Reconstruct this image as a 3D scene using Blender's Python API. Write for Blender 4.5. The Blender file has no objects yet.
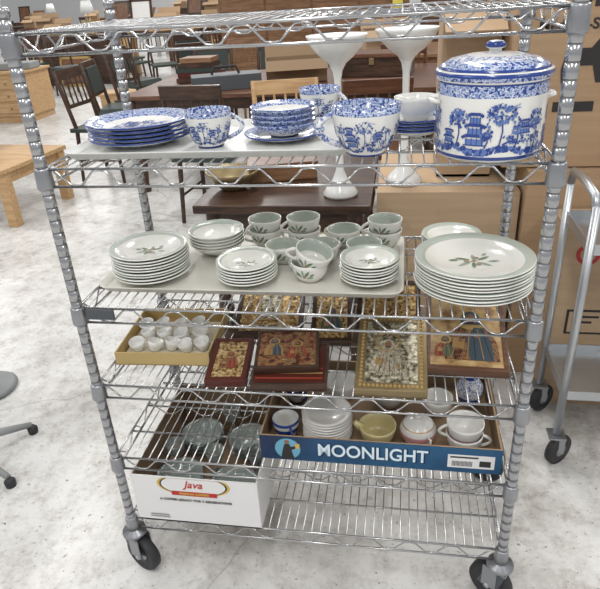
import bpy, bmesh, math, random
from mathutils import Matrix, Vector, Euler
random.seed(7)
rnd=random.uniform
W=0.914; D=0.409
ZS=[1.2956,1.0640,0.7689,0.5720,0.3589,0.1588]
scene=bpy.context.scene
try: scene.view_settings.view_transform='Standard'
except Exception: pass

# ---------------------------------------------------------------- materials
def mat(name,col,rough=.5,metal=0.0,trans=0.0,ior=1.45,alpha=1.0,coat=0.0):
    m=bpy.data.materials.new(name); m.use_nodes=True
    b=m.node_tree.nodes["Principled BSDF"]
    b.inputs["Base Color"].default_value=(*col,1); b.inputs["Roughness"].default_value=rough
    b.inputs["Metallic"].default_value=metal
    b.inputs["Transmission Weight"].default_value=trans; b.inputs["IOR"].default_value=ior
    b.inputs["Coat Weight"].default_value=coat
    return m
def ramp_mat(name,stops,scale=10,detail=4,rough=.5,metal=0.0,stretch=(1,1,1),bump=0.0,noise_rough=.55,dist=0.0,coat=0.0,interp='LINEAR',mod=None):
    m=mat(name,(1,1,1),rough,metal,coat=coat); nt=m.node_tree; b=nt.nodes["Principled BSDF"]
    tc=nt.nodes.new("ShaderNodeTexCoord"); mp=nt.nodes.new("ShaderNodeMapping"); mp.inputs["Scale"].default_value=stretch
    n=nt.nodes.new("ShaderNodeTexNoise"); n.inputs["Scale"].default_value=scale; n.inputs["Detail"].default_value=detail
    n.inputs["Roughness"].default_value=noise_rough; n.inputs["Distortion"].default_value=dist
    r=nt.nodes.new("ShaderNodeValToRGB"); r.color_ramp.interpolation=interp
    nt.links.new(tc.outputs["Object"],mp.inputs[0]); nt.links.new(mp.outputs[0],n.inputs["Vector"])
    src=n.outputs["Fac"]
    if mod:
        n2=nt.nodes.new("ShaderNodeTexNoise"); n2.inputs["Scale"].default_value=mod[0]; n2.inputs["Detail"].default_value=1
        nt.links.new(tc.outputs["Object"],n2.inputs["Vector"])
        mx=nt.nodes.new("ShaderNodeMath"); mx.operation='MULTIPLY_ADD'; mx.inputs[1].default_value=mod[1]
        nt.links.new(n2.outputs["Fac"],mx.inputs[0]); nt.links.new(src,mx.inputs[2])
        sb=nt.nodes.new("ShaderNodeMath"); sb.operation='SUBTRACT'; sb.inputs[1].default_value=mod[1]*.5
        nt.links.new(mx.outputs[0],sb.inputs[0]); src=sb.outputs[0]
    nt.links.new(src,r.inputs["Fac"])
    el=r.color_ramp.elements
    while len(el)<len(stops): el.new(.5)
    for e,(p,c) in zip(el,stops): e.position=p; e.color=(*c,1)
    nt.links.new(r.outputs["Color"],b.inputs["Base Color"])
    if bump:
        bp=nt.nodes.new("ShaderNodeBump"); bp.inputs["Strength"].default_value=bump; bp.inputs["Distance"].default_value=.002
        nt.links.new(n.outputs["Fac"],bp.inputs["Height"]); nt.links.new(bp.outputs[0],b.inputs["Normal"])
    return m
M={}
M['chrome']=mat("chrome_wire",(.47,.475,.48),.24,.95)
M['post']=mat("chrome_post",(.42,.43,.445),.24,.95)
M['groove']=mat("post_groove",(.19,.19,.20),.45,.7)
M['collar']=mat("collar_metal",(.33,.34,.36),.34,.85)
M['rubber']=mat("rubber",(.03,.03,.034),.6)
M['darkgrey']=mat("dark_plastic",(.07,.08,.09),.5)
M['steel']=mat("brushed_steel",(.50,.52,.54),.35,.9)
M['white']=mat("glazed_white",(.80,.80,.77),.18,coat=.4)
M['cream']=mat("glazed_cream",(.80,.80,.75),.2,coat=.4)
M['creamsh']=mat("glazed_cream_shaded",(.60,.61,.56),.3,coat=.2)  # darker copy of the cream glaze: shade under stacked pieces put into the colour
M['sage']=mat("sage_band",(.46,.51,.45),.25,coat=.3)
M['leaf']=mat("leaf_green",(.14,.22,.14),.4)
M['leaf2']=mat("leaf_grey_green",(.30,.37,.29),.4)
M['bud']=mat("flower_brown",(.36,.25,.15),.4)
M['cobalt']=mat("cobalt_blue",(.02,.055,.26),.2,coat=.4)
M['midblue']=mat("mid_blue",(.11,.19,.46),.2,coat=.4)
BL=(.02,.055,.26); MB_=(.17,.26,.52); WH=(.78,.80,.84)
M['willow']=ramp_mat("willow_pattern",[(.46,WH),(.52,MB_),(.57,BL),(.61,WH)],scale=120,detail=2,rough=.16,coat=.4,mod=(40,.5))
M['willowd']=ramp_mat("willow_border",[(.38,BL),(.46,MB_),(.53,WH),(.60,MB_)],scale=190,detail=1,rough=.16,coat=.4)
M['tray']=mat("tray_fibreglass",(.62,.61,.55),.4)
M['trayw']=mat("tray_white",(.66,.67,.65),.35)
M['gold']=ramp_mat("embossed_gold",[(.36,(.10,.05,.015)),(.47,(.38,.23,.08)),(.55,(.56,.39,.17)),(.70,(.78,.62,.36))],scale=130,detail=2,rough=.38,metal=.45,bump=.8)
M['goldplain']=mat("gold_leaf",(.48,.33,.13),.38,.5)
M['silvergilt']=ramp_mat("silver_gilt_relief",[(.36,(.08,.07,.045)),(.47,(.29,.26,.18)),(.56,(.50,.46,.35)),(.70,(.74,.71,.59))],scale=120,detail=2,rough=.38,metal=.45,bump=.9)
M['silverlt']=ramp_mat("silver_relief_light",[(.36,(.30,.27,.20)),(.55,(.62,.58,.47)),(.68,(.80,.77,.67))],scale=150,detail=2,rough=.35,metal=.4,bump=.8)
M['brass']=mat("antique_brass",(.27,.21,.11),.4,.6)
M['redlac']=mat("dark_red_lacquer",(.085,.018,.013),.3)
M['darkpaint']=ramp_mat("old_painting",[(.36,(.04,.018,.014)),(.46,(.17,.055,.028)),(.54,(.32,.17,.07)),(.62,(.08,.05,.035)),(.7,(.42,.28,.13))],scale=60,detail=3,rough=.3)
M['ochrepaint']=ramp_mat("ochre_painting",[(.36,(.22,.12,.05)),(.5,(.46,.30,.13)),(.66,(.60,.43,.21))],scale=30,detail=4,rough=.4)
M['darkwood']=ramp_mat("dark_walnut",[(.35,(.028,.015,.010)),(.65,(.085,.045,.028))],scale=8,stretch=(1,8,8),rough=.35)
M['midwood']=ramp_mat("brown_wood",[(.35,(.17,.085,.04)),(.65,(.29,.16,.085))],scale=6,stretch=(1,9,9),rough=.4)
M['redwood']=ramp_mat("mahogany_wood",[(.35,(.085,.038,.022)),(.65,(.17,.08,.045))],scale=6,stretch=(1,9,9),rough=.35)
M['lightwood']=ramp_mat("light_oak",[(.35,(.42,.26,.125)),(.65,(.57,.38,.20))],scale=6,stretch=(1,9,9),rough=.45)
M['card']=ramp_mat("cardboard",[(.3,(.36,.24,.14)),(.7,(.44,.30,.18))],scale=3,stretch=(1,1,14),rough=.85)
M['card2']=ramp_mat("cardboard_pale",[(.3,(.42,.30,.19)),(.7,(.49,.355,.23))],scale=3,stretch=(1,1,14),rough=.85)
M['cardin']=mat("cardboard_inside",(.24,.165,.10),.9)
M['ink']=mat("black_ink",(.03,.028,.028),.7)
M['red']=mat("red_print",(.45,.03,.03),.6)
M['yellow']=mat("yellow_print",(.62,.42,.08),.6)
M['paper']=mat("white_paper",(.74,.74,.74),.7)
M['bluebox']=ramp_mat("blue_print",[(.38,(.006,.02,.07)),(.62,(.012,.085,.19))],scale=3,rough=.4)
M['cyan']=mat("cyan_print",(.14,.38,.52),.5)
M['lettersilver']=mat("letter_silver",(.66,.80,.88),.4)
M['navy']=mat("navy_print",(.006,.015,.06),.5)
M['yellowcer']=mat("yellow_ceramic",(.66,.58,.30),.2,coat=.4)
M['pink']=mat("pink_print",(.62,.30,.32),.3)
M['goldpaper']=mat("gold_paper",(.55,.41,.18),.5,.2)
M['tissue']=mat("tissue",(.62,.57,.45),.8)
M['glass']=mat("pressed_glass",(.72,.80,.78),.08,0,.8,1.45)
M['milk']=mat("milk_glass",(.78,.79,.77),.2,coat=.4)
M['skin']=mat("icon_skin",(.25,.13,.07),.5)
M['robeblue']=mat("icon_robe_blue",(.045,.075,.10),.5)
M['robered']=mat("icon_robe_red",(.26,.045,.025),.5)
M['ochre']=mat("icon_ochre",(.40,.24,.09),.45,.2)
M['greenp']=mat("icon_green",(.09,.12,.075),.5)
M['grey']=mat("grey_paint",(.26,.28,.28),.5)
M['ltgrey']=mat("light_grey_paint",(.48,.50,.50),.5)
M['green']=mat("dark_seat",(.035,.05,.045),.5)
M['postit']=mat("yellow_note",(.85,.72,.12),.6)
M['wallp']=mat("wall_paint",(.58,.59,.59),.8)

# ---------------------------------------------------------------- mesh builder
class MB:
    def __init__(s): s.bm=bmesh.new(); s.mats=[]
    def mi(s,k):
        m=M[k]
        if m not in s.mats: s.mats.append(m)
        return s.mats.index(m)
    def face(s,vs,k,smooth=False):
        try: f=s.bm.faces.new(vs)
        except ValueError: return
        f.material_index=s.mi(k); f.smooth=smooth
    def box(s,c,size,k,rot=None,T=None,taper=1.0):
        x,y,z=[a/2 for a in size]; R=Matrix.Identity(3) if rot is None else Euler([math.radians(a) for a in rot]).to_matrix()
        co=[(-x,-y,-z),(x,-y,-z),(x,y,-z),(-x,y,-z),(-x*taper,-y*taper,z),(x*taper,-y*taper,z),(x*taper,y*taper,z),(-x*taper,y*taper,z)]
        v=[]
        for p in co:
            q=R@Vector(p)+Vector(c)
            if T is not None: q=T@q
            v.append(s.bm.verts.new(q))
        for f in ((3,2,1,0),(4,5,6,7),(0,1,5,4),(1,2,6,5),(2,3,7,6),(3,0,4,7)): s.face([v[i] for i in f],k)
    def lathe(s,prof,k,c=(0,0,0),seg=32,T=None,sx=1.0):
        rings=[]
        for r,z in prof:
            ring=[]
            n=1 if r<1e-6 else seg
            for i in range(n):
                a=2*math.pi*i/seg; q=Vector((r*math.cos(a)*sx,r*math.sin(a),z))
                if T is not None: q=T@q
                ring.append(s.bm.verts.new(q+Vector(c)))
            rings.append(ring)
        for j in range(len(rings)-1):
            A,B=rings[j],rings[j+1]; kk=k if isinstance(k,str) else k[min(j,len(k)-1)]
            for i in range(seg):
                i2=(i+1)%seg
                if len(A)==1 and len(B)==1: break
                if len(A)==1: s.face([A[0],B[i2],B[i]],kk,True)
                elif len(B)==1: s.face([A[i],A[i2],B[0]],kk,True)
                else: s.face([A[i],A[i2],B[i2],B[i]],kk,True)
    def tube(s,pts,r,k,seg=6,closed=False,T=None):
        P=[Vector(p) for p in pts]
        if T is not None: P=[T@p for p in P]
        n=len(P); rings=[]; up=None
        for i in range(n):
            if closed: t=(P[(i+1)%n]-P[i-1])
            else: t=P[min(i+1,n-1)]-P[max(i-1,0)]
            t.normalize()
            if up is None:
                up=t.orthogonal().normalized()
            up=(up-t*up.dot(t)); 
            if up.length<1e-6: up=t.orthogonal()
            up.normalize(); w=t.cross(up)
            rr=r[i] if isinstance(r,(list,tuple)) else r
            rings.append([s.bm.verts.new(P[i]+(up*math.cos(2*math.pi*j/seg)+w*math.sin(2*math.pi*j/seg))*rr) for j in range(seg)])
        for i in range(n if closed else n-1):
            A=rings[i];B=rings[(i+1)%n]
            for j in range(seg): s.face([A[j],A[(j+1)%seg],B[(j+1)%seg],B[j]],k,True)
        if not closed:
            s.face(rings[0][::-1],k); s.face(rings[-1],k)
    def poly(s,pts,k,T=None):
        s.face([s.bm.verts.new((T@Vector(p)) if T is not None else Vector(p)) for p in pts],k)
    def done(s,name,loc=(0,0,0),rotz=0,rot=None,bevel=0,parent=None):
        me=bpy.data.meshes.new(name); s.bm.normal_update(); s.bm.to_mesh(me); s.bm.free()
        for m in s.mats: me.materials.append(m)
        o=bpy.data.objects.new(name,me); bpy.context.collection.objects.link(o)
        o.location=loc; o.rotation_euler=(0,0,math.radians(rotz)) if rot is None else rot
        if parent: o.parent=parent
        if bevel:
            b=o.modifiers.new("bevel","BEVEL"); b.width=bevel; b.segments=2; b.limit_method='ANGLE'
        return o
def text(body,size,key,M4,parent=None,name="printed_text",bold=0.0,sx=1.0,ext=.0004,shear=0):
    c=bpy.data.curves.new(name,"FONT"); c.body=body; c.size=size; c.align_x='CENTER'; c.align_y='CENTER'; c.extrude=ext; c.offset=bold; c.shear=shear
    o=bpy.data.objects.new(name,c); bpy.context.collection.objects.link(o)
    bpy.context.view_layer.update()
    dg=bpy.context.evaluated_depsgraph_get(); me=bpy.data.meshes.new_from_object(o.evaluated_get(dg))
    bpy.data.objects.remove(o)
    me.transform(Matrix.Diagonal((sx,1,1,1)))
    me.materials.clear(); me.materials.append(M[key])
    o=bpy.data.objects.new(name,me); bpy.context.collection.objects.link(o); 
    if parent: o.parent=parent
    o.matrix_local=M4
    return o
def TM(loc,rot=(0,0,0)): return Matrix.Translation(loc)@Euler([math.radians(a) for a in rot]).to_matrix().to_4x4()

# ---------------------------------------------------------------- camera
cd=bpy.data.cameras.new("camera"); cam=bpy.data.objects.new("camera",cd); bpy.context.collection.objects.link(cam)
cam.location=(.6647,-1.01043,1.35259); cam.rotation_euler=(1.09552,.05513,.15643)
cd.sensor_width=36; cd.sensor_fit='HORIZONTAL'; cd.lens=36*597.3/600; cd.clip_start=.02; cd.clip_end=100
scene.camera=cam

# ---------------------------------------------------------------- room
def floor_mat():
    m=mat("polished_concrete",(.7,.7,.7),.30); nt=m.node_tree; b=nt.nodes["Principled BSDF"]
    tc=nt.nodes.new("ShaderNodeTexCoord")
    def noise(sc,det,stops,rg=.6):
        n=nt.nodes.new("ShaderNodeTexNoise"); n.inputs["Scale"].default_value=sc; n.inputs["Detail"].default_value=det; n.inputs["Roughness"].default_value=rg
        nt.links.new(tc.outputs["Object"],n.inputs["Vector"])
        r=nt.nodes.new("ShaderNodeValToRGB"); el=r.color_ramp.elements
        while len(el)<len(stops): el.new(.5)
        for e,(p,c) in zip(el,stops): e.position=p; e.color=(*c,1)
        nt.links.new(n.outputs["Fac"],r.inputs[0]); return r.outputs[0]
    a=noise(2.2,10,[(.36,(.43,.42,.39)),(.46,(.60,.595,.575)),(.55,(.70,.70,.685)),(.68,(.73,.73,.72))],.76)
    c=noise(12,7,[(.33,(.50,.47,.42)),(.42,(.82,.81,.79)),(.53,(1,1,1))],.80)
    d=noise(70,3,[(.29,(.30,.28,.26)),(.36,(1,1,1)),(.7,(1,1,1))],.6)
    def mul(x,y):
        q=nt.nodes.new("ShaderNodeMix"); q.data_type='RGBA'; q.blend_type='MULTIPLY'; q.inputs[0].default_value=1
        nt.links.new(x,q.inputs[6]); nt.links.new(y,q.inputs[7]); return q.outputs[2]
    v=nt.nodes.new("ShaderNodeTexVoronoi"); v.feature='DISTANCE_TO_EDGE'; v.inputs["Scale"].default_value=.55
    nd=nt.nodes.new("ShaderNodeTexNoise"); nd.inputs["Scale"].default_value=3; nt.links.new(tc.outputs["Object"],nd.inputs["Vector"])
    ad=nt.nodes.new("ShaderNodeVectorMath"); ad.operation='MULTIPLY_ADD'; ad.inputs[1].default_value=(.35,.35,0)
    nt.links.new(nd.outputs["Color"],ad.inputs[0]); nt.links.new(tc.outputs["Object"],ad.inputs[2]); nt.links.new(ad.outputs[0],v.inputs["Vector"])
    r=nt.nodes.new("ShaderNodeValToRGB"); r.color_ramp.elements[0].position=.0; r.color_ramp.elements[0].color=(.72,.71,.69,1); r.color_ramp.elements[1].position=.004; r.color_ramp.elements[1].color=(1,1,1,1)
    nt.links.new(v.outputs["Distance"],r.inputs[0])
    nt.links.new(mul(mul(mul(a,c),d),r.outputs[0]),b.inputs["Base Color"])
    return m
M['floor']=floor_mat()
b=MB(); b.box((0,12,-.05),(34,34,.1),'floor'); b.done("floor")
b=MB(); b.box((0,26,1.9),(34,.2,3.8),'wallp'); b.done("wall_back")
b=MB(); b.box((0,25.87,.08),(34,.05,.16),'grey'); b.done("baseboard_back")

# ---------------------------------------------------------------- wire shelving cart
root=bpy.data.objects.new("wire_shelving_cart",None); bpy.context.collection.objects.link(root)
for i,(x,y) in enumerate(((0,0),(W,0),(0,D),(W,D))):
    b=MB(); prof=[(0,.125),(.0105,.125)]; ks=['post']
    z=.14
    while z<1.325:
        prof+=[(.0112,z),(.0112,z+.0218),(.0102,z+.0224),(.0102,z+.0246)]; ks+=['groove','post','groove','groove']; z+=.0254
    ks[1]='post'
    prof+=[(.0112,z),(.013,z+.001),(.013,z+.012),(.010,z+.017),(0,z+.017)]; ks+=['post']*5
    b.lathe(prof,ks,seg=20); b.done("post_%d"%(i+1),(x,y,0),parent=root)
def wave(p0,p1,zt,zb,per=.098):
    p0=Vector(p0);p1=Vector(p1); L=(p1-p0).length; n=max(2,round(L/per)); pts=[]
    N=n*8
    for i in range(N+1):
        t=i/N; c=math.cos(2*math.pi*n*t); c=max(-1,min(1,c*1.25))
        q=p0.lerp(p1,t); pts.append((q.x,q.y,(zt+zb)/2+c*(zt-zb)/2))
    return pts
for i,z in enumerate(ZS):
    b=MB(); zt=z+.012; zb=z-.022
    cs=[(.0,0),(W,0),(W,D),(0,D)]
    for a in range(4):
        p=cs[a];q=cs[(a+1)%4]; d=Vector((q[0]-p[0],q[1]-p[1],0)).normalized()*.014
        P0=(p[0]+d.x,p[1]+d.y,0);P1=(q[0]-d.x,q[1]-d.y,0)
        for zz in (zt,zb): b.tube([(P0[0],P0[1],zz),(P1[0],P1[1],zz)],.0027,'chrome',8)
        b.tube(wave(P0,P1,zt-.003,zb+.003),.0020,'chrome',6)
    n=42
    for j in range(n):
        x=.020+(W-.040)*j/(n-1)
        b.tube([(x,0,zt+.0005),(x,D,zt+.0005)],.0016,'chrome',6)
    for y in (.10,.205,.31):
        b.tube([(0.002,y,zt-.004),(W-.002,y,zt-.004)],.0026,'chrome',6)
    b.tube(wave((0.01,.205,0),(W-.01,.205,0),zt-.006,zb+.006),.0018,'chrome',5)
    for x,y in cs:
        b.lathe([(.0115,z-.026),(.0152,z-.026),(.0168,z-.022),(.0152,z+.011),(.0140,z+.015),(.0115,z+.015)],'collar',c=(x,y,0),seg=20)
    b.done("shelf_%d"%(i+1),parent=root)
b=MB(); b.box((.052,-.006,.770),(.062,.006,.024),'darkgrey'); b.done("label_holder",parent=root,bevel=.002)
for i,(x,y,a) in enumerate(((0,0,65),(W,0,235),(0,D,-20),(W,D,70))):
    b=MB()
    b.lathe([(0,.148),(.011,.148),(.011,.128),(.030,.126),(.031,.118),(.026,.113),(.012,.112),(0,.112)],'collar',seg=20)
    off=.018
    for sgn in (-1,1):
        b.poly([(off-.026,sgn*.020,.05),(off+.026,sgn*.020,.05),(.022,sgn*.020,.114),(-.024,sgn*.020,.114)],'darkgrey')
        b.box((off-.004,sgn*.0205,.083),(.036,.003,.062),'collar')
    b.box((0,0,.1135),(.05,.044,.004),'collar')
    T=TM((off,0,.0525),(90,0,0))
    b.lathe([(0,-.012),(.016,-.012),(.018,-.009),(.040,-.012),(.0475,-.014),(.0525,-.009),(.0525,.009),(.0475,.014),(.040,.012),(.018,.009),(.016,.012),(0,.012)],['collar','collar','rubber','rubber','rubber','rubber','rubber','rubber','rubber','collar','collar'],T=T,seg=32)
    b.lathe([(0,-.024),(.007,-.024),(.007,.024),(0,.024)],'steel',T=T,seg=10)
    b.done("caster_%d"%(i+1),(x,y,0),rotz=a-90,parent=root)

# ---------------------------------------------------------------- crockery
def scenery(b,mapf,Wd,H,z0=0.0,dens=1.0,sc=1.0):
    """blue transfer-print landscape of width Wd, height H; mapf(x,z,off) -> point on the surface"""
    e=[.0006]
    def P(x,z): return mapf(x,z0+max(0,min(H,z)),e[0])
    def blob(x,z,r,k,n=6):
        e[0]+=.0000015
        b.poly([P(x+r*math.cos(i*2*math.pi/n)*rnd(.7,1.2),z+r*math.sin(i*2*math.pi/n)) for i in range(n)],k)
    def strip(pts,w,k):
        e[0]+=.0000015
        for (x0,a0),(x1,a1) in zip(pts,pts[1:]):
            L=math.hypot(x1-x0,a1-a0) or 1; nx,nz=-(a1-a0)/L*w/2,(x1-x0)/L*w/2
            m=max(1,int(abs(x1-x0)/.006))
            for i in range(m):
                s0,s1=i/m,(i+1)/m; X=lambda s:x0+(x1-x0)*s; Z=lambda s:a0+(a1-a0)*s
                b.poly([P(X(s0)+nx,Z(s0)+nz),P(X(s1)+nx,Z(s1)+nz),P(X(s1)-nx,Z(s1)-nz),P(X(s0)-nx,Z(s0)-nz)],k)
    C=['cobalt','midblue']
    for i in range(int(110*dens)):
        x=rnd(-.5,.5)*Wd; blob(x,H*(.05+.10*rnd(0,1)+.05*math.sin(x/Wd*14)),H*rnd(.018,.05),random.choice(C))
    for i in range(int(50*dens)):
        x=rnd(.10,.48)*Wd; blob(x,H*(.30+.07*rnd(-1,1)),H*rnd(.012,.03),random.choice(C))
    for bx,bz,q in ((-.14,.20,1.0),(.30,.40,.62),(-.40,.22,.6)):
        for lv in range(3 if q>.9 else 2):
            zz=H*(bz+lv*.19*q); w=Wd*.115*q*(1-.2*lv)
            strip([(bx*Wd-w,zz+.125*H*q),(bx*Wd-w*.65,zz+.17*H*q),(bx*Wd+w*.65,zz+.17*H*q),(bx*Wd+w,zz+.125*H*q)],.055*H*q,'cobalt')
            strip([(bx*Wd-w*.7,zz+.06*H*q),(bx*Wd+w*.7,zz+.06*H*q)],.10*H*q,'midblue')
            for u in (-.6,-.2,.2,.6): strip([(bx*Wd+w*u,zz),(bx*Wd+w*u,zz+.13*H*q)],.016*H,'cobalt')
            strip([(bx*Wd-w*.85,zz),(bx*Wd+w*.85,zz)],.022*H,'cobalt')
    for bx,bz,rx,n in ((-.30,.66,.10,44),(.08,.74,.13,60),(.42,.62,.09,36),(-.04,.45,.05,16),(.22,.55,.05,14)):
        strip([(bx*Wd-.01*Wd,.15*H),(bx*Wd+.015*Wd,bz*H*.6),(bx*Wd,bz*H)],.025*H,'cobalt')
        for i in range(int(n*dens)):
            a=rnd(0,6.28); rr=rnd(0,1)**.55
            blob(bx*Wd+rx*Wd*rr*math.cos(a),H*(bz+.17*rr*math.sin(a)),H*rnd(.014,.034),random.choice(C))
        for s in (-1,1):
            strip([(bx*Wd,bz*H),(bx*Wd+s*rx*.7*Wd,H*(bz-.05)),(bx*Wd+s*rx*.9*Wd,H*(bz-.18))],.014*H,'midblue')
    strip([(.10*Wd,.22*H),(.17*Wd,.28*H),(.25*Wd,.22*H)],.03*H,'cobalt')
    for u in (-.48,-.44,-.40,-.36,.34,.38,.42,.46): strip([(u*Wd,.08*H),(u*Wd,.22*H)],.014*H,'cobalt')
    for i in range(3): strip([(rnd(-.05,.25)*Wd,rnd(.84,.94)*H)]*1+[(rnd(-.05,.25)*Wd,rnd(.84,.94)*H)],.014*H,'midblue')
def plate_prof(R,h=.016,t=.0035):
    return [(0,.001),(R*.50,.001),(R*.55,0),(R*.58,.002),(R*.66,h*.35),(R*.98,h),(R,h+t*.6),(R*.985,h+t),(R*.82,h*.72+t),(R*.66,h*.38+t),(R*.58,.004+t*.3),(0,.004+t*.3)]
WK=['white','white','white','willow','white','cobalt','cobalt','willowd','willowd','white','white']
def plate_scene(b,R,z,c=(0,0)):
    def mf(x,y,off): 
        return Vector((c[0]+x,c[1]+y,z+off*.6))
    scenery(b,mf,R*1.0,R*.85,z0=-R*.42,dens=.7)
def plate_stack(name,loc,R,n,dz,style='sage',h=.016,jit=.0015,parent=None,decal=True,sprig=1.0):
    b=MB()
    base='white' if style!='sage' else 'cream'
    for i in range(n):
        c=(rnd(-jit,jit),rnd(-jit,jit),i*dz)
        if style=='sage': ks=['creamsh']*4+['creamsh',base,base,'sage',base,base,base]
        elif style=='willow': ks=WK
        else: ks=[base]*11
        b.lathe(plate_prof(R,h),ks,c=c,seg=44)
    zt=(n-1)*dz+.0058
    if style=='sage' and decal: spray(b,R*.45*sprig,zt)
    if style=='willow': plate_scene(b,R,zt-.0003,c[:2])
    return b.done(name,loc,rotz=rnd(-10,10),parent=parent)
def leafpts(cx,cy,l,w,a):
    ca,sa=math.cos(a),math.sin(a); out=[]
    for t,s in ((0,0),(.25,.8),(.55,1),(.8,.6),(1,0),(.8,-.6),(.55,-1),(.25,-.8)):
        x=t*l;y=s*w/2; out.append((cx+x*ca-y*sa,cy+x*sa+y*ca))
    return out
def spray(b,s,z):
    e=0
    for a,l,o,k in ((20,.62,.15,'leaf'),(75,.5,.1,'leaf2'),(140,.6,.15,'leaf'),(200,.7,.1,'leaf2'),(250,.5,.12,'leaf'),(310,.65,.12,'leaf2'),(350,.45,.5,'leaf2'),(165,.4,.55,'leaf'),(45,.3,.6,'leaf2')):
        a=math.radians(a); e+=.00006
        b.poly([(x,y,z+e) for x,y in leafpts(math.cos(a)*o*s,math.sin(a)*o*s,l*s,.16*s,a+.2)],k)
    for a,rr in ((0,0),(60,.3),(180,.28),(290,.33)):
        e+=.00006; a=math.radians(a); cx,cy=rr*s*math.cos(a),rr*s*math.sin(a); q=.10*s
        b.poly([(cx+q*math.cos(t*math.pi/5),cy+q*math.sin(t*math.pi/5),z+e) for t in range(10)],'bud')
def rad_at(prof,z):
    for (r0,z0),(r1,z1) in zip(prof,prof[1:]):
        if z0<=z<=z1 and z1>z0: return r0+(r1-r0)*(z-z0)/(z1-z0)
    return prof[-1][0]
def wrapmap(prof,R,th0,T=None):
    def mf(x,z,off):
        t=th0+x/R; r=rad_at(prof,z)+off; v=Vector((r*math.cos(t),r*math.sin(t),z))
        return T@v if T is not None else v
    return mf
def cup_into(b,R,H,style,ha=0,T=None,c=(0,0,0),handle=True,foot=True,hs=1.0):
    outer=[(0,.002),(R*.50,.002),(R*.55,0),(R*.56,.004),(R*.72,H*.18),(R*.87,H*.42),(R*.95,H*.68),(R*.985,H*.86),(R,H)]
    inner=[(R*.95,H),(R*.92,H*.68),(R*.82,H*.40),(R*.62,H*.16),(0,H*.10)]
    n=len(outer)-1
    if style=='sage': ks=['cream']*(n)+['cream','sage','sage','cream','cream']
    elif style=='willow': ks=['white','white','cobalt','white','white','white','white','willowd','cobalt','willowd','white','white','white']
    elif style=='blue': ks=['cobalt']*3+['white','white','cobalt','white','cobalt','cobalt']+['white']*4
    elif style=='yellow': ks=['yellowcer']
    elif style=='pink': ks=['white']*4+['pink']+['white']*8
    else: ks=['white']
    if len(ks)==1: ks=ks*14
    C=Vector(c)
    TT=Matrix.Translation(C)@(T if T is not None else Matrix.Identity(4))
    b.lathe(outer+inner,ks,T=TT,seg=40)
    if style=='willow':
        for rep in range(3):
            scenery(b,wrapmap(outer[3:],R*.9,-1.75+rep*2*math.pi/3,TT),R*1.9,H*.72,z0=H*.10,dens=.8)
    if handle:
        a=math.radians(ha); hp=[]
        for i in range(11):
            t=i/10; ang=math.pi*(t)-math.pi/2
            rr=R*(.93-.18*(1-t)) + R*.56*hs*max(0,math.cos(ang))**.8
            z=H*(.20+.66*t); hp.append((rr*math.cos(a),rr*math.sin(a),z))
        b.tube(hp,R*.09,'cream' if style=='sage' else 'yellowcer' if style=='yellow' else 'cobalt' if style=='blue' else 'willow' if style=='willow' else 'white',7,T=TT)
    if style=='sage':
        pr=outer[3:]
        for base in (-math.pi/2-.2,):
            for dt,z,l,w,an,k in ((0,.45,.5,.2,.9,'leaf'),(.1,.4,.45,.18,.1,'leaf2'),(-.15,.42,.5,.2,2.4,'leaf'),(-.05,.5,.4,.16,1.7,'leaf2'),(-.3,.5,.35,.15,2.9,'leaf2'),(.3,.5,.3,.15,.5,'leaf')):
                pts=[(base+dt+x/R,H*z+y) for x,y in leafpts(0,0,l*R,w*R*.8,an)]
                pts=[(t,min(max(zz,.005),H*.97)) for t,zz in pts]
                b.poly([TT@Vector(((rad_at(pr,z_)+.0007)*math.cos(t),(rad_at(pr,z_)+.0007)*math.sin(t),z_)) for t,z_ in pts],k)
            q=.10*R
            pts=[(base+q*math.cos(i*math.pi/4)/R,H*.48+q*math.sin(i*math.pi/4)) for i in range(8)]
            b.poly([TT@Vector(((rad_at(pr,z_)+.0012)*math.cos(t),(rad_at(pr,z_)+.0012)*math.sin(t),z_)) for t,z_ in pts],'bud')
def cup(name,loc,R,H,style,ha=0,rot=None,**kw):
    b=MB(); cup_into(b,R,H,style,ha,**kw); return b.done(name,loc,rot=rot)
def bowl_prof(R,H):
    return [(0,.003),(R*.40,.003),(R*.43,0),(R*.46,.004),(R*.70,H*.35),(R*.90,H*.75),(R,H),(R*.975,H+.001),(R*.86,H*.72),(R*.64,H*.36),(R*.38,H*.16),(0,H*.14)]
def bowl_stack(name,loc,R,H,n,dz,style='sage',plate=None):
    b=MB(); z0=0
    if plate: 
        b.lathe(plate_prof(plate,.012),WK,seg=44); z0=.006
    for i in range(n):
        c=(rnd(-.001,.001),rnd(-.001,.001),z0+i*dz)
        ks={'sage':['creamsh']*4+['cream']*3+['sage']+['cream']*3,'willow':['white','white','cobalt','white','willow','willowd','cobalt','willowd','white','white','white'],'white':['white']*11}[style]
        b.lathe(bowl_prof(R,H),ks,c=c,seg=40)
    if style=='willow': scenery(b,lambda x,y,off:Vector((c[0]+x,c[1]+y,c[2]+H*.16+off)),R*.8,R*.7,z0=-R*.35,dens=.5)
    return b.done(name,loc)
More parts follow.
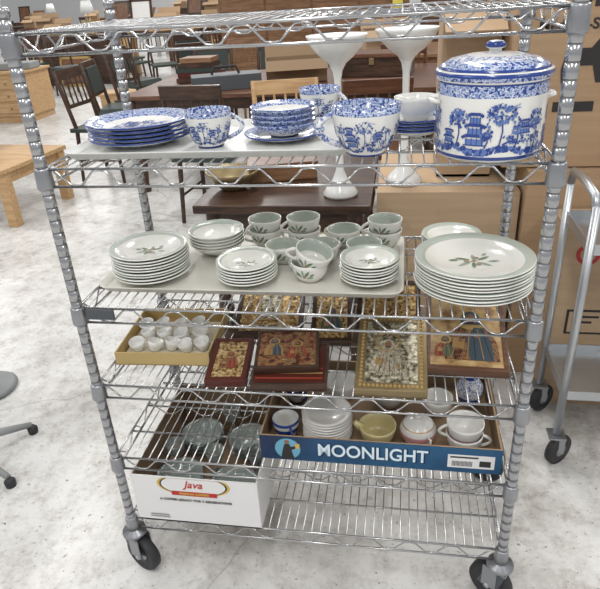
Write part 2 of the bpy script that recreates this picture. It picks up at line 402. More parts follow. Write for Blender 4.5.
def tray(name,x0,y0,x1,y1,z,k,rotz=0,lip=.014):
    cx,cy=(x0+x1)/2,(y0+y1)/2; w,d=(x1-x0)/2,(y1-y0)/2
    b=MB()
    def ring(w,d,r,z):
        pts=[]
        for sx,sy,a0 in ((1,1,0),(-1,1,90),(-1,-1,180),(1,-1,270)):
            for i in range(5):
                a=math.radians(a0+i*22.5); pts.append(b.bm.verts.new((sx*(w-r)+r*math.cos(a),sy*(d-r)+r*math.sin(a),z)))
        return pts
    R=[ring(w-.012,d-.012,.02,0),ring(w-.002,d-.002,.028,lip*.9),ring(w,d,.03,lip),ring(w-.003,d-.003,.027,lip+.001),ring(w-.013,d-.013,.02,.003)]
    for A,B in zip(R,R[1:]):
        n=len(A)
        for i in range(n): b.face([A[i],A[(i+1)%n],B[(i+1)%n],B[i]],k,True)
    b.face(R[0][::-1],k); b.face(R[-1],k)
    return b.done(name,(cx,cy,z),rotz=rotz)
z2=ZS[1]+.0145; z3=ZS[2]+.0145; z4=ZS[3]+.0145; z5=ZS[4]+.0145; z6=ZS[5]+.0145
# shelf with blue willow
tray("serving_tray",.012,.045,.575,.345,z2,'trayw')
zt=z2+.0032
plate_stack("blue_willow_plate_stack",(.128,.19,zt),.110,5,.0075,'willow',h=.016,jit=.004)
cup("blue_willow_mug",(.289,.139,zt),.046,.070,'willow',5,hs=1.1)
bowl_stack("blue_willow_bowl_stack",(.428,.195,zt),.066,.03,4,.0095,'willow',plate=.082)
cup("blue_willow_mug",(.478,.385,z2),.047,.072,'willow',-20)
cup("blue_willow_jumbo_cup",(.600,.078,z2),.062,.086,'willow',195)
b=MB()
for i in range(4): b.lathe(plate_prof(.066,.012),WK,c=(0,0,i*.0065),seg=40)
cup_into(b,.044,.045,'white',60,c=(0,0,.026))
b.done("teacup_and_saucer_stack",(.69,.235,z2))
plate_stack("blue_willow_saucer_stack",(.832,.305,z2),.072,6,.007,'willow',h=.014)
# canister
b=MB(); H=.126; R=.090
body=[(0,.003),(R*.93,.003),(R*.95,0),(R*.985,.004),(R,.010),(R,H-.024),(R,H-.006),(R*1.0,H-.003),(R*1.04,H),(R*1.06,H+.006),(R*1.055,H+.012),(R*.98,H+.014)]
b.lathe(body,['white','white','white','cobalt','white','willowd','cobalt','white','willowd','cobalt','white'],seg=64)
lid=[(R*1.0,H+.014),(R*.98,H+.018),(R*.80,H+.027),(R*.5,H+.033),(R*.2,H+.035),(.010,H+.036),(.010,H+.041),(.016,H+.044),(.017,H+.048),(.012,H+.053),(0,H+.055)]
b.lathe(lid,['cobalt','willowd','willow','white','willow','white','white','cobalt','cobalt','white'],seg=64)
for rep in range(3):
    scenery(b,wrapmap([(R,0),(R,H)],R,math.radians(-105)+rep*2*math.pi/3),R*2.05,H-.036,z0=.011,dens=1.6)
for sgn in (-1,1):
    b.tube([(sgn*(R+.001),-.016,.09),(sgn*(R+.012),-.012,.092),(sgn*(R+.014),0,.093),(sgn*(R+.012),.012,.092),(sgn*(R+.001),.016,.09)],.004,'white',8)
b.done("blue_willow_canister",(.812,.082,z2),rotz=10)

# shelf with green leaf dinnerware
tray("cafeteria_tray",.012,.06,.675,.385,z3,'tray')
zt=z3+.0032
plate_stack("salad_plate_stack",(.110,.155,zt),.0865,9,.0068)
bowl_stack("soup_bowl_stack",(.226,.290,zt),.067,.030,5,.0075,'sage')
plate_stack("saucer_stack",(.338,.135,zt),.066,6,.0068,sprig=.9)
plate_stack("saucer_stack",(.602,.142,zt),.062,7,.0068,sprig=.9)
plate_stack("bread_plate_stack",(.783,.335,z3),.069,4,.0068)
plate_stack("dinner_plate_stack",(.812,.127,z3),.118,9,.0068,h=.018)
CR,CH=.041,.044
def cups(name,loc,n,ha,dz=.026,style='sage',tilt=None):
    b=MB()
    for i in range(n):
        T=None
        if i and tilt: T=TM((0,0,0),tilt)
        cup_into(b,CR,CH,style,ha+i*40,T=T,c=(0,0,i*dz))
    return b.done(name,loc)
cups("teacup_stack",(.336,.340,zt),2,190)
cups("teacup_stack",(.432,.340,zt),2,170,dz=.030)
cups("teacup",(.398,.240,zt),1,200)
cups("teacup_stack",(.474,.148,zt),2,150,dz=.030,tilt=(8,18,0))
cups("teacup",(.488,.244,zt),1,50)
cups("teacup",(.530,.340,zt),1,150)
cups("teacup",(.584,.252,zt),1,-10)
cups("teacup_stack",(.628,.338,zt),2,160)

# shelf with icons
def figure(b,w,l,z,scale=1,halo='goldplain',robe='robered',robe2='robeblue',off=(0,0),k='skin'):
    ox,oy=off; s=min(w,l)*scale
    def disc(cx,cy,r,key,e,ry=None):
        b.poly([(cx+r*math.cos(i*math.pi/9),cy+(ry or r)*math.sin(i*math.pi/9),z+e) for i in range(18)],key)
    P=lambda pts,e,key:b.poly([(ox+x*s,oy+y*s,z+e) for x,y in pts],key)
    P([(-.30,-.46),(.30,-.46),(.29,-.2),(.22,-.02),(.11,.09),(-.11,.09),(-.22,-.02),(-.29,-.2)],.0010,robe)
    P([(-.02,-.46),(.24,-.46),(.22,-.15),(.12,.05),(.04,.06),(-.06,-.12)],.0013,robe2)
    for i in range(6):
        x=-.24+i*.09; P([(x,-.44),(x+.012,-.44),(x*.5+.02,.03),(x*.5+.01,.03)],.0016,'ink' if i%2 else 'ochre')
    disc(ox,oy+.19*s,.175*s,halo,.0012); 
    P([(-.105,.10),(.105,.10),(.12,.20),(.08,.30),(0,.33),(-.08,.30),(-.12,.20)],.0016,robe2)
    disc(ox,oy+.185*s,.065*s,k,.0019,.095*s)
    P([(-.05,.20),(-.015,.20),(-.015,.21),(-.05,.21)],.0022,'ink'); P([(.015,.20),(.05,.20),(.05,.21),(.015,.21)],.0022,'ink')
    P([(-.05,.11),(.05,.11),(.035,.15),(-.035,.15)],.0021,'ink')
    disc(ox+.06*s,oy-.08*s,.035*s,k,.0020); disc(ox-.12*s,oy-.16*s,.03*s,k,.0020)
    P([(-.22,-.28),(-.09,-.30),(-.07,-.14),(-.20,-.12)],.0018,'ochre')
def icon(name,loc,w,l,rotz,tilt,frame,field,th=.016,border=.012,figs=(),zoff=0,extra=None):
    b=MB()
    b.box((0,l/2,th/2),(w,l,th),frame)
    r=.0035
    for cx,cy,sx,sy in ((0,border/2,w,border),(0,l-border/2,w,border),(-w/2+border/2,l/2,border,l-2*border),(w/2-border/2,l/2,border,l-2*border)):
        b.box((cx,cy,th+r/2),(sx,sy,r),frame)
    b.box((0,l/2,th+.0005),(w-2*border+.001,l-2*border+.001,.002),field)
    for f in figs:
        kw=dict(f); bb=kw.pop('at',(0,0)); figure(b,w-2*border,l-2*border,th+.0016,off=(bb[0],l/2+bb[1]),**kw)
    if extra: extra(b,w,l,th+.0016)
    o=b.done(name,loc,bevel=.0012); o.rotation_euler=Euler((math.radians(tilt),0,math.radians(rotz)))
    return o
icon("icon_panel",(.296,.012,z4),.092,.150,5,6,'redlac','gold',.016,.012,[dict(scale=1.05,robe='darkpaint',robe2='robered')])
def redbands(b,w,l,z):
    for y,k in ((.12,'robered'),(.24,'ochre'),(.34,'robered')):
        b.poly([(-w*.44,l*y,z+.0008),(w*.44,l*y,z+.0008),(w*.44,l*(y+.04),z+.0008),(-w*.44,l*(y+.04),z+.0008)],k)
icon("icon_panel",(.436,.006,z4),.165,.150,4,3,'darkwood','redlac',.018,.006,[],extra=redbands)
icon("icon_panel",(.428,.040,z4+.024),.142,.135,7,6,'darkwood','darkpaint',.014,.007,[dict(scale=.6,robe='ochre',robe2='robeblue',at=(-.030,.01)),dict(scale=.6,robe='robered',robe2='darkpaint',at=(.022,0))])
def riza(b,w,l,z):
    for cx,cy,sx,sy in ((0,.5,.34,.50),(-.33,.5,.16,.6),(.33,.5,.16,.6),(0,.86,.5,.08),(0,.13,.5,.08)):
        b.box((cx*w,cy*l,z+.0008),(sx*w,sy*l,.0025),'goldplain'); b.box((cx*w,cy*l,z+.0016),(sx*w*.88,sy*l*.9,.0025),'gold' if abs(cx)>0 else 'silvergilt')
    for cx in (-.33,.33):
        for cy in (.32,.5,.68):
            b.lathe([(0,.004),(.006,.0035),(.008,0)],'ochre',c=(cx*w,cy*l,z+.0025),seg=12)
icon("gilded_icon",(.350,.212,z4),.170,.185,5,16,'darkwood','gold',.018,.012,[],extra=riza)
icon("saint_icon",(.508,.195,z4),.098,.185,4,22,'darkwood','gold',.014,.011,[dict(scale=1.2,robe='greenp',robe2='robeblue',at=(0,-.02))])
icon("gilded_icon",(.640,.262,z4),.155,.140,0,34,'darkwood','gold',.014,.011,[dict(scale=.85,robe='ochre',robe2='gold')])
def inner(b,w,l,z):
    for i in range(15):
        for y in (.012,l-.012): b.lathe([(0,.004),(.003,.0035),(.0042,0)],'goldplain',c=(-w/2+.012+(w-.024)*i/14,y,z+.0015),seg=8)
    for i in range(1,19):
        for x in (-w/2+.012,w/2-.012): b.lathe([(0,.004),(.003,.0035),(.0042,0)],'goldplain',c=(x,.012+(l-.024)*i/19,z+.0015),seg=8)
    # raised drapery relief lines
    for i in range(7):
        t=-.8+i*.26
        b.tube([(t*w*.25,l*.18,z+.003),(t*w*.22+.004,l*.36,z+.0045),(t*w*.10,l*.54,z+.003)],.0013,'silverlt',5)
    for r in (.024,.028):
        b.tube([(-.008+r*math.cos(a*math.pi/12),l*.62+r*math.sin(a*math.pi/12),z+.003) for a in range(24)],.0011,'goldplain',5,closed=True)
icon("framed_silver_icon",(.652,.004,z4),.150,.215,0,16,'brass','silvergilt',.020,.020,[dict(scale=1.1,robe='silverlt',robe2='silverlt',halo='silvergilt',at=(-.008,-.005)),dict(scale=.5,robe='silverlt',robe2='silvergilt',halo='silvergilt',at=(.026,-.03))],extra=inner)
icon("painted_icon",(.812,.092,z4),.176,.265,-2,15,'redwood','ochrepaint',.018,.011,[dict(scale=1.25,robe='darkpaint',robe2='robeblue',at=(.012,-.015)),dict(scale=.5,robe='robered',robe2='greenp',at=(-.045,-.06))])
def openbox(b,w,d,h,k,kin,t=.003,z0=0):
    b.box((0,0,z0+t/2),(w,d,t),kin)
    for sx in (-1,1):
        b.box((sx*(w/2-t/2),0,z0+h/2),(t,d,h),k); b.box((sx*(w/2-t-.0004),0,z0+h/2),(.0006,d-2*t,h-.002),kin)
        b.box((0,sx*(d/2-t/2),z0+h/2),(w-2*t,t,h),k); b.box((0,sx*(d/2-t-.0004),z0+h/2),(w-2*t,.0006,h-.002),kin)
b=MB(); openbox(b,.225,.215,.034,'goldpaper','goldpaper')
b.box((.0,-.01,.006),(.205,.18,.006),'tissue')
for (x,y,r) in ((-.075,-.055,0),(-.035,-.06,20),(.006,-.055,-10),(.048,-.06,5),(.085,-.05,30),(-.06,-.008,0),(-.018,-.010,12),(.025,-.006,-8),(.068,-.004,0),(-.08,.035,0),(-.035,.040,0),(.012,.038,9),(.055,.045,-14)):
    T=TM((x,y,.012),(rnd(-16,16),rnd(-16,16),0))
    b.lathe([(0,.001),(.012,0),(.013,.004),(.0165,.012),(.0190,.025),(.0177,.025),(.015,.012),(.010,.006),(0,.005)],'white',T=T,seg=20)
    b.tube([(x+.017,y,.030),(x+.024,y,.028),(x+.023,y,.020),(x+.015,y,.017)],.0014,'white',5)
b.done("boxed_small_cups",(.120,.190,z4),rotz=3)

# shelf with blue produce box
b=MB(); bw,bd,bh=.54,.32,.068
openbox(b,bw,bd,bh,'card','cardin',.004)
b.box((0,-bd/2-.001,bh/2),(bw,.002,bh),'bluebox')
fy=-bd/2-.0028
b.poly([(-.205+.030*math.cos(i*math.pi/10),fy,.034+.030*math.sin(i*math.pi/10)) for i in range(20)],'cyan')
b.poly([(-.222,fy-.0004,.004),(-.190,fy-.0004,.004),(-.197,fy-.0004,.034),(-.200,fy-.0004,.048),(-.212,fy-.0004,.048),(-.217,fy-.0004,.03)],'ink')
b.poly([(-.197,fy-.0004,.030),(-.180,fy-.0004,.040),(-.181,fy-.0004,.044),(-.200,fy-.0004,.040)],'ink')
b.poly([(-.206+.006*math.cos(i*math.pi/6),fy-.0004,.054+.006*math.sin(i*math.pi/6)) for i in range(12)],'skin')
b.poly([(-.186,fy-.0006,.036),(-.178,fy-.0006,.036),(-.176,fy-.0006,.050),(-.188,fy-.0006,.050)],'yellow')
b.box((.205,-bd/2-.0025,.032),(.100,.001,.036),'paper')
for i in range(16): b.box((.165+i*.0028,-bd/2-.0033,.026),(.0013,.0006,.014),'ink')
b.box((.19,-bd/2-.0033,.044),(.06,.0006,.004),'ink')
b.box((.235,-bd/2-.0033,.028),(.024,.0006,.016),'ink')
pb=b.done("produce_box",(.625,.19,z5),rotz=-.3)
text("MOONLIGHT",.048,'navy',TM((-.010,-bd/2-.0026,.0345),(90,0,0)),pb,bold=.0026,sx=.86)
text("MOONLIGHT",.048,'lettersilver',TM((-.012,-bd/2-.0036,.036),(90,0,0)),pb,bold=.0008,sx=.86)
zi=z5+.006
cup("blue_rimmed_mug",(.402,.105,zi),.033,.056,'blue',-60)
b=MB()
for i in range(9): b.lathe(plate_prof(.060,.012),['white']*5+['bud','white','white','white','white','white'],c=(rnd(-.001,.001),0,i*.0078),seg=36)
b.done("saucer_stack",(.502,.115,zi))
b=MB(); cup_into(b,.044,.052,'yellow',60); 
b.tube([(-.038,0,.04),(-.048,0,.048),(-.054,0,.055)],[.012,.008,.006],'yellowcer',8)
b.done("yellow_gravy_boat",(.622,.105,zi))
b=MB()
b.lathe([(0,.002),(.026,.0),(.030,.006),(.042,.026),(.043,.040),(.037,.052),(.035,.054),(.030,.060),(.014,.066),(.005,.068),(.009,.073),(.006,.079),(0,.080)],['white','white','white','pink','white','goldplain','white','white','white','goldplain','white','white'],seg=32)
for s in (-1,1): b.tube([(0,s*.041,.042),(0,s*.055,.044),(0,s*.053,.026),(0,s*.040,.022)],.003,'white',7)
b.done("lidded_sugar_bowl",(.716,.115,zi),rotz=30)
b=MB(); cup_into(b,.042,.05,'white',0); cup_into(b,.042,.05,'pink',190,c=(0,0,.03)); b.done("floral_teacup_stack",(.820,.098,zi))
b=MB(); cup_into(b,.038,.05,'pink',120); b.done("floral_teacup",(.765,.225,zi))
b=MB(); b.lathe([(0,0),(.022,0),(.024,.006),(.033,.03),(.032,.055),(.018,.078),(.017,.09),(.024,.100),(.021,.100),(.014,.088),(0,.08)],['white','white','cobalt','willow','willow','cobalt','willowd','cobalt','white','white'],seg=28); b.done("blue_white_vase",(.848,.275,zi))
cup("blue_white_mug",(.405,.25,zi),.034,.07,'blue',-50)
b=MB(); cup_into(b,.045,.055,'white',200); b.done("white_teacup",(.520,.270,zi))
b=MB(); cup_into(b,.045,.055,'white',90); b.done("white_teacup",(.645,.255,zi))
# coffee carton on bottom shelf
b=MB(); w,d,h=.318,.375,.148
b.box((0,0,.002),(w,d,.004),'cardin')
for sx in (-1,1):
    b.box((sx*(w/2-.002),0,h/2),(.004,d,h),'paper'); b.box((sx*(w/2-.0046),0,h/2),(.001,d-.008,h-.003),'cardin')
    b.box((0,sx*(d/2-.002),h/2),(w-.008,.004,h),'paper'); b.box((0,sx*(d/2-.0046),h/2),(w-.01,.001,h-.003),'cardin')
fy=-d/2-.0006
em=[(.0+.092*math.cos(i*math.pi/14),.128+.036*math.sin(i*math.pi/14)) for i in range(29)]
def clip(s): return [((x)*s,fy,min(.1475,.128+(z-.128)*s)) for x,z in em]
b.poly([(x,fy-.0002,z) for x,_,z in clip(1.0)][:28],'yellow'); b.poly([(x,fy-.0006,z) for x,_,z in clip(.93)][:28],'ink'); b.poly([(x,fy-.0009,z) for x,_,z in clip(.88)][:28],'paper')
b.box((.0,fy-.0012,.101),(.115,.0008,.013),'red')
b.box((-.10,fy-.0008,.016),(.05,.0006,.003),'grey'); b.box((-.10,fy-.0008,.023),(.05,.0006,.003),'grey')
cb=b.done("coffee_carton",(.186,.183,z6))
text("Java",.030,'red',TM((.0,fy-.0014,.130),(90,0,0)),cb,bold=.0004,shear=.3)
text("PREMIUM COFFEES",.0090,'yellow',TM((.0,fy-.0022,.101),(90,0,0)),cb,bold=.0002)
text("A COFFEE LEGACY FOR 3 GENERATIONS",.0100,'ink',TM((0,fy-.0012,.078),(90,0,0)),cb,bold=.0001)
for i,(x,y,r) in enumerate(((.11,.09,.062),(.26,.08,.06),(.12,.26,.060),(.26,.25,.058))):
    b=MB()
    for j in range(3): b.lathe(bowl_prof(r,.035),'glass',c=(0,0,j*.014),seg=24)
    b.done("glass_bowl_stack",(x,y,z6+.005))
for x,y in ((.187,.160),(.19,.33),(.07,.175),(.30,.165)):
    b=MB(); b.lathe([(0,0),(.024,0),(.024,.003),(.005,.008),(.004,.045),(.020,.058),(.027,.09),(.025,.09),(.018,.060),(0,.05)],'glass',seg=20); b.done("stemmed_glass",(x,y,z6+.005))

# ---------------------------------------------------------------- background furniture
def table(name,x0,y0,x1,y1,h,k,rotz=0,leg=.05,apron=.08,th=.03,kt=None,turned=False):
    cx,cy=(x0+x1)/2,(y0+y1)/2; w,d=x1-x0,y1-y0; b=MB()
    b.box((0,0,h-th/2),(w,d,th),kt or k)
    for sx in (-1,1):
        b.box((sx*(w/2-.05),0,h-th-apron/2),(.02,d-.12,apron),k); b.box((0,sx*(d/2-.05),h-th-apron/2),(w-.12,.02,apron),k)
        for sy in (-1,1):
            if turned: b.lathe([(0,0),(leg*.4,0),(leg*.5,.03),(leg*.3,.06),(leg*.55,h*.35),(leg*.35,h*.5),(leg*.6,h*.62),(leg*.5,h*.7),(leg*.55,h-th),(0,h-th)],k,c=(sx*(w/2-.06),sy*(d/2-.06),0),seg=14)
            else: b.box((sx*(w/2-.05),sy*(d/2-.05),(h-th)/2),(leg,leg,h-th),k)
    return b.done(name,(cx,cy,0),rotz=rotz,bevel=.004)
def chair(x,y,rotz,k,seat=None,name="wooden_chair",spindles=5,h=.88,padded=False):
    b=MB(); w,d,sh=.42,.42,.44
    b.box((0,0,sh-.015),(w,d,.03),seat or k)
    if padded: b.box((0,0,sh+.02),(w-.02,d-.02,.05),'green',taper=.9)
    for sx in (-1,1):
        b.tube([(sx*.19,-.18,0),(sx*.17,-.16,sh-.02)],[.014,.018],k,8)
        b.tube([(sx*.19,.20,0),(sx*.17,.17,sh-.02),(sx*.18,.21,sh+.2),(sx*.185,.26,h)],[.014,.018,.017,.014],k,8)
        b.tube([(sx*.185,-.17,.18),(sx*.185,.19,.18)],.009,k,6)
    b.tube([(-.185,0,.18),(.185,0,.18)],.009,k,6)
    b.box((0,.255,h-.04),(.39,.022,.08),k,rot=(-8,0,0))
    b.box((0,.215,sh+.16),(.35,.018,.03),k,rot=(-8,0,0))
    if padded: b.box((0,.228,sh+.28),(.30,.035,.22),'green',rot=(-8,0,0))
    else:
        for i in range(spindles):
            xx=-.13+.26*i/(spindles-1); b.tube([(xx,.215,sh+.16),(xx,.25,h-.06)],.008,k,6)
    return b.done(name,(x,y,0),rotz=rotz,bevel=.003)
def cabinet(name,x0,y0,x1,y1,h,k,rotz=0,doors=3,drawers=False):
    cx,cy=(x0+x1)/2,(y0+y1)/2; w,d=x1-x0,y1-y0; b=MB()
    b.box((0,0,.08+(h-.11)/2),(w-.02,d-.02,h-.11),k); b.box((0,0,h-.015),(w+.03,d+.03,.03),k); b.box((0,0,.04),(w-.06,d-.06,.08),k)
    for i in range(doors):
        ww=(w-.06)/doors; xx=-w/2+.03+ww*(i+.5)
        rows=3 if drawers else 1
        for r in range(rows):
            hh=(h-.18)/rows; zz=.11+hh*(r+.5)
            b.box((xx,-d/2+.002,zz),(ww-.03,.02,hh-.03),k)
            b.lathe([(0,0),(.012,0),(.014,.012),(0,.018)],'brass',T=TM((xx if drawers else xx+ww*.35,-d/2-.008,zz),(90,0,0)),seg=10)
    return b.done(name,(cx,cy,0),rotz=rotz,bevel=.005)
def obox(name,x,y,z,w,d,h,k='card',rotz=0):
    b=MB(); openbox(b,w,d,h,k,'cardin',.006)
    b.box((0,-d/2-.05,h-.03),(w,.005,.12),k,rot=(-60,0,0)); b.box((0,d/2+.04,h+.03),(w,.005,.12),k,rot=(-40,0,0))
    return b.done(name,(x,y,z),rotz=rotz)
def lamp(x,y,z,k='brass',s=1.0):
    b=MB(); b.lathe([(r*s,q*s) for r,q in [(0,0),(.09,0),(.1,.01),(.02,.04),(.06,.16),(.03,.27),(.01,.29),(.01,.34),(.09,.34),(.13,.34),(.08,.54),(.078,.54),(.128,.345)]],[k]*6+['milk']*6,seg=24); b.done("table_lamp",(x,y,z))
def picture(x,y,z,w,h,k,rotz=0,lean=-14,field='darkpaint'):
    b=MB(); R=Euler((math.radians(lean),0,0)).to_matrix().to_4x4()
    b.box((0,0,h/2),(w,.02,h),k,T=R); b.box((0,-.012,h/2),(w-.08,.004,h-.08),field,T=R)
    for s in (-1,1): b.box((s*(w/2-.02),-.014,h/2),(.04,.012,h),k,T=R); b.box((0,-.014,h/2+s*(h/2-.02)),(w,.012,.04),k,T=R)
    return b.done("framed_picture",(x,y,z),rotz=rotz)
# near table with milk-glass compotes
table("dining_table",-.05,.88,.565,1.9,.70,'darkwood',turned=True,leg=.06)
def milk(x,y,z,s,nm):
    b=MB()
    b.lathe([(0,0),(.060*s,0),(.064*s,.010),(.050*s,.03),(.028*s,.055),(.014*s,.09),(.011*s,.28),(.012*s,.38),(.017*s,.41),(.030*s,.432),(.060*s,.455),(.085*s,.482),(.098*s,.508),(.101*s,.516),(.097*s,.514),(.080*s,.485),(.055*s,.462),(.025*s,.440),(0,.43)],'milk',seg=40)
    return b.done(nm,(x,y,z))
milk(.455,1.0,.70,.96,"milk_glass_compote"); milk(.672,1.14,.701,1.04,"milk_glass_compote")
b=MB(); b.box((0,0,.03),(.26,.18,.06),'midwood'); b.box((0,0,.065),(.27,.19,.012),'redwood'); b.done("jewelry_box",(.20,1.25,.70),rotz=15,bevel=.004)
b=MB(); b.lathe(bowl_prof(.10,.07),'brass',seg=28); b.done("brass_bowl",(.05,1.08,.70))
# long table further back
table("long_table",-1.35,3.2,.95,4.5,.72,'darkwood',leg=.07,kt='redwood',turned=True)
obox("open_carton",-.15,3.75,.722,.45,.32,.16,'cardin',12)
b=MB()
for i in range(5): b.box((rnd(-.01,.01),rnd(-.01,.01),.02+i*.036),(.34-.02*i,.24-.01*i,.034),['darkwood','redlac','green','darkwood','midwood'][i],rot=(0,0,rnd(-8,8)))
b.done("book_pile",(-.95,3.9,.722))
b=MB(); b.box((0,0,.07),(.55,.30,.14),'darkwood'); b.box((0,0,.15),(.57,.32,.03),'redwood'); b.box((0,-.155,.11),(.04,.01,.05),'brass'); b.done("wooden_chest",(.45,3.9,.722),rotz=-10,bevel=.006)
b=MB(); b.box((0,0,.05),(.5,.22,.10),'darkgrey'); b.tube([(-.1,0,.10),(-.08,0,.15),(.08,0,.15),(.1,0,.10)],.01,'ink',8); b.done("tool_case",(-.62,3.45,.722),rotz=20,bevel=.01)
table("oak_dining_table",.1,5.0,1.8,6.2,.74,'midwood',leg=.07,turned=True)
obox("open_carton",.5,5.5,.742,.5,.4,.2,'card2',10)
chair(.02,2.35,10,'lightwood'); chair(-.55,2.75,175,'darkwood','green'); chair(.50,2.75,185,'redwood')
chair(-1.75,3.7,85,'darkwood','green'); chair(-1.85,4.3,100,'darkwood','green',padded=True); chair(-1.95,5.0,70,'darkwood','green'); chair(-1.2,5.0,10,'darkwood',padded=True); chair(-.62,5.0,-5,'darkwood',padded=True); chair(-.05,4.95,8,'darkwood',padded=True); chair(.7,4.78,170,'redwood')
chair(-1.0,5.9,30,'midwood'); chair(-.3,6.2,-30,'darkwood'); chair(-1.7,6.0,200,'darkwood',padded=True)
cabinet("credenza",-1.65,7.0,.72,7.6,1.45,'midwood',doors=4)
b=MB(); b.box((0,0,0),(.12,.002,.12),'postit'); b.done("sticky_note",(.57,6.965,1.12))
cabinet("chest_of_drawers",.85,7.4,2.3,8.0,1.35,'redwood',doors=2,drawers=True)
# left side
table("end_table",-2.85,2.50,-1.86,3.20,.40,'lightwood',rotz=-6,leg=.07)
b=MB(); b.box((0,0,.09),(.42,.34,.06),'darkgrey'); b.box((0,.15,.20),(.40,.05,.20),'darkgrey',rot=(-10,0,0)); b.box((0,0,.03),(.36,.28,.06),'darkwood'); b.done("booster_seat",(-2.55,2.95,.40),rotz=-20,bevel=.015)
cabinet("oak_desk",-4.9,6.15,-4.0,6.8,.62,'lightwood',doors=2,drawers=True)
b=MB(); b.box((0,0,.04),(.8,.3,.08),'grey'); b.box((-.25,0,.11),(.2,.2,.06),'darkgrey'); b.done("metal_toolbox",(-4.4,6.45,.622),rotz=8,bevel=.01)
b=MB(); b.box((0,0,.11),(.50,.36,.22),'lightwood'); b.box((0,0,.235),(.55,.40,.03),'lightwood'); b.done("wooden_crate",(-3.1,6.9,0),rotz=20,bevel=.004)
for x,y,r in ((-2.9,8.2,30),(-2.3,7.6,200),(-2.45,6.1,150),(-3.6,8.6,-20),(-4.6,8.4,60),(-2.2,8.6,90),(-5.6,9.0,10)): chair(x,y,r,'darkwood','green',padded=x>-2.5)
cols=['midwood','darkwood','lightwood','redwood','ltgrey','darkwood','redwood']
row=0
grid=[]
for yy,xs in ((10.0,(-7.2,-5.2,-3.4,-1.9)),(12.2,(-9.2,-7.2,-5.0,-3.0,-1.2)),(14.6,(-10.8,-8.4,-6.2,-4.0,-1.8)),(17.2,(-13,-10.4,-7.8,-5.2,-2.6)),(20.2,(-15,-12.2,-9.4,-6.6,-3.8))):
    for xx in xs: grid.append((xx+rnd(-.2,.2),yy+rnd(-.3,.3),rnd(1.1,1.6),rnd(.7,.95)))
for (x,y,w,h) in grid:
    k=cols[row%7]; row+=1
    if row%3==1: table("work_table",x-w/2,y-.4,x+w/2,y+.4,h,k,leg=.07)
    elif row%3==2: cabinet("sideboard",x-w/2,y-.25,x+w/2,y+.25,h,k,doors=3)
    else: table("writing_desk",x-w/2,y-.35,x+w/2,y+.35,h,k,leg=.08)
    if row%3!=2:
        chair(x-w*.25,y-.85,180+rnd(-25,25),'darkwood','green'); obox("open_carton",x+.1,y,h+.001,.4,.3,.26,random.choice(['card','card2','darkwood','midwood']),rnd(-20,20))
        if row%2: picture(x-.4,y,h+.004,.4,.5,'darkwood',rnd(-10,10),field=random.choice(['darkpaint','paper','robeblue']))
    else:
        lamp(x+.25,y,h+.001,'midblue' if row%2 else 'brass'); obox("open_carton",x-.35,y,h+.001,.34,.28,.2,'card',rnd(-20,20))
        picture(x,y-.43,0,.6,.5,'goldplain',rnd(-5,5),field='darkpaint')
# pedestal stools at left edge
def pedestal(x,y,r,name,n=5):
    b=MB()
    b.lathe([(0,.05),(.028,.05),(.03,.09),(.02,.11),(.016,.40),(0,.40)],'darkgrey',seg=16)
    for i in range(n):
        a=2*math.pi*i/n-.35
        b.tube([(0,0,.08),(r*.5*math.cos(a),r*.5*math.sin(a),.065),(r*math.cos(a),r*math.sin(a),.035)],[.02,.015,.010],'grey',8)
        b.lathe([(0,0),(.016,0),(.018,.02),(.010,.03),(0,.032)],'rubber',c=(r*math.cos(a),r*math.sin(a),0),seg=12)
    b.lathe([(0,.40),(.17,.40),(.18,.42),(.17,.45),(0,.455)],'darkgrey',seg=28)
    return b.done(name,(x,y,0))
pedestal(-.74,.30,.22,"swivel_stool")
b=MB(); b.lathe([(0,0),(.11,0),(.115,.01),(.10,.022),(.03,.03),(.02,.05),(.018,.6),(0,.6)],'grey',seg=32)
b.lathe([(0,.6),(.14,.6),(.15,.62),(.14,.65),(0,.655)],'darkwood',seg=32); b.done("pedestal_stand",(-.94,.70,0))

# right side cardboard boxes
def carton(name,x0,y0,x1,y1,z0,h,k='card',rotz=0,flaps=False):
    cx,cy=(x0+x1)/2,(y0+y1)/2; w,d=x1-x0,y1-y0; b=MB()
    if flaps:
        openbox(b,w,d,h,k,'cardin',.006)
        b.box((0,-d/2-.06,h-.03),(w,.005,.14),k,rot=(-60,0,0))
    else:
        b.box((0,0,h/2),(w,d,h),k); b.box((0,0,h+.0005),(.05,d,.001),'card2'); b.box((0,-d/2-.0005,h-.05),(.05,.001,.1),'card2')
    return b.done(name,(cx,cy,z0),rotz=rotz)
carton("cardboard_box",.58,1.02,1.06,1.6,0,.70,'card2')
carton("cardboard_box",1.07,.98,1.9,1.6,0,.78,'card')
o3=carton("cardboard_box",1.16,.80,1.75,.965,0,.66,'card2')
b=MB()
for r0,r1 in ((.0,.014),(.024,.036)):
    for i in range(24):
        a0,a1=2*math.pi*i/24,2*math.pi*(i+1)/24
        if r0==0: b.poly([(0,0,0),(r1*math.cos(a0),0,r1*math.sin(a0)),(r1*math.cos(a1),0,r1*math.sin(a1))],'red')
        else: b.poly([(r0*math.cos(a0),0,r0*math.sin(a0)),(r1*math.cos(a0),0,r1*math.sin(a0)),(r1*math.cos(a1),0,r1*math.sin(a1)),(r0*math.cos(a1),0,r0*math.sin(a1))],'red')
b.done("printed_mark",(-.215,-.084,.57),parent=o3)
b=MB(); b.box((0,0,0),(.12,.001,.09),'ink'); b.box((0,-.001,0),(.105,.001,.075),'card2'); b.box((0,-.0018,.02),(.08,.001,.008),'ink'); b.box((-.01,-.0018,.0),(.06,.001,.008),'ink'); b.done("printed_label",(-.19,-.084,.33),parent=o3)
o2=carton("moving_box",.99,1.02,1.9,1.55,.785,.66,'card')
text("MEDIUM",.085,'ink',TM((-.255,-.266,.50),(90,0,0)),o2,bold=.003)
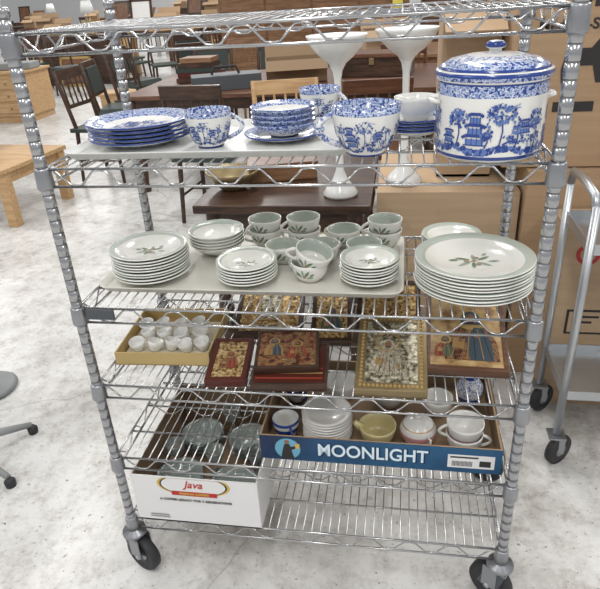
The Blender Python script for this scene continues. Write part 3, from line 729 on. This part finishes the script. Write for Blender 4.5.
text("Medium-Size Box",.042,'ink',TM((-.24,-.266,.425),(90,0,0)),o2,bold=.001)
b=MB()
b.poly([(x,0,z) for x,z in ((-.06,0),(-.05,.05),(-.03,.06),(.02,.06),(.05,.10),(.08,.09),(.06,.06),(.05,.02),(.06,-.04),(.045,-.04),(.03,.01),(-.02,.01),(-.04,-.04),(-.055,-.04))],'ink')
b.done("printed_horse",(-.25,-.2665,.30),parent=o2)
b=MB(); b.box((0,0,0),(.12,.0006,.03),'ink'); b.done("printed_panel",(-.26,-.2665,.19),parent=o2)
carton("open_cardboard_box",.79,1.20,.98,1.5,.705,.56,'card2',flaps=True)
carton("cardboard_box",1.0,1.75,2.2,2.4,0,1.75,'card')

# steel utility cart at right
b=MB(); x0,x1,y0,y1=0,.75,0,.26
for x in (x0,x1):
    for y in (y0,y1): b.tube([(x,y,.11),(x,y,.83)],.0115,'steel',12)
for z in (.24,.70):
    b.box((.375,.13,z),(.75,.26,.003),'steel'); 
    for c,s in (((.375,0,z+.012),(.75,.003,.03)),((.375,.26,z+.012),(.75,.003,.03)),((0,.13,z+.012),(.003,.26,.03)),((.75,.13,z+.012),(.003,.26,.03))): b.box(c,s,'steel')
b.tube([(0,0,.81),(-.002,.02,.85),(-.002,.13,.86),(-.002,.24,.85),(0,.26,.81)],.0115,'steel',10)
for x in (x0,x1):
    for y in (y0,y1):
        b.box((x,y,.105),(.05,.05,.006),'collar'); 
        for s in (-1,1): b.box((x+.01,y+s*.017,.075),(.03,.003,.06),'collar')
        b.lathe([(0,-.012),(.02,-.012),(.048,-.011),(.05,-.006),(.05,.006),(.048,.011),(.02,.012),(0,.012)],['collar','rubber','rubber','rubber','rubber','rubber','collar'],T=TM((x+.012,y,.05),(90,0,40)),seg=24)
b.done("utility_cart",(1.145,.50,0),rotz=0)

# ---------------------------------------------------------------- lighting
w=bpy.data.worlds.new("world"); scene.world=w; w.use_nodes=True
w.node_tree.nodes["Background"].inputs[0].default_value=(.98,.98,1,1); w.node_tree.nodes["Background"].inputs[1].default_value=.56
def area(x,y,z,sx,sy,e):
    l=bpy.data.lights.new("ceiling_light","AREA"); l.shape='RECTANGLE'; l.size=sx; l.size_y=sy; l.energy=e; l.color=(1,.975,.94)
    o=bpy.data.objects.new("ceiling_light",l); bpy.context.collection.objects.link(o); o.location=(x,y,z)
for x in (-3.0,.4,3.8):
    for y in (-2.2,2.2): area(x,y,3.8,.4,2.4,66)
for x in (-8,-2,4):
    for y in (8,15,21): area(x,y,3.8,.6,3,125)
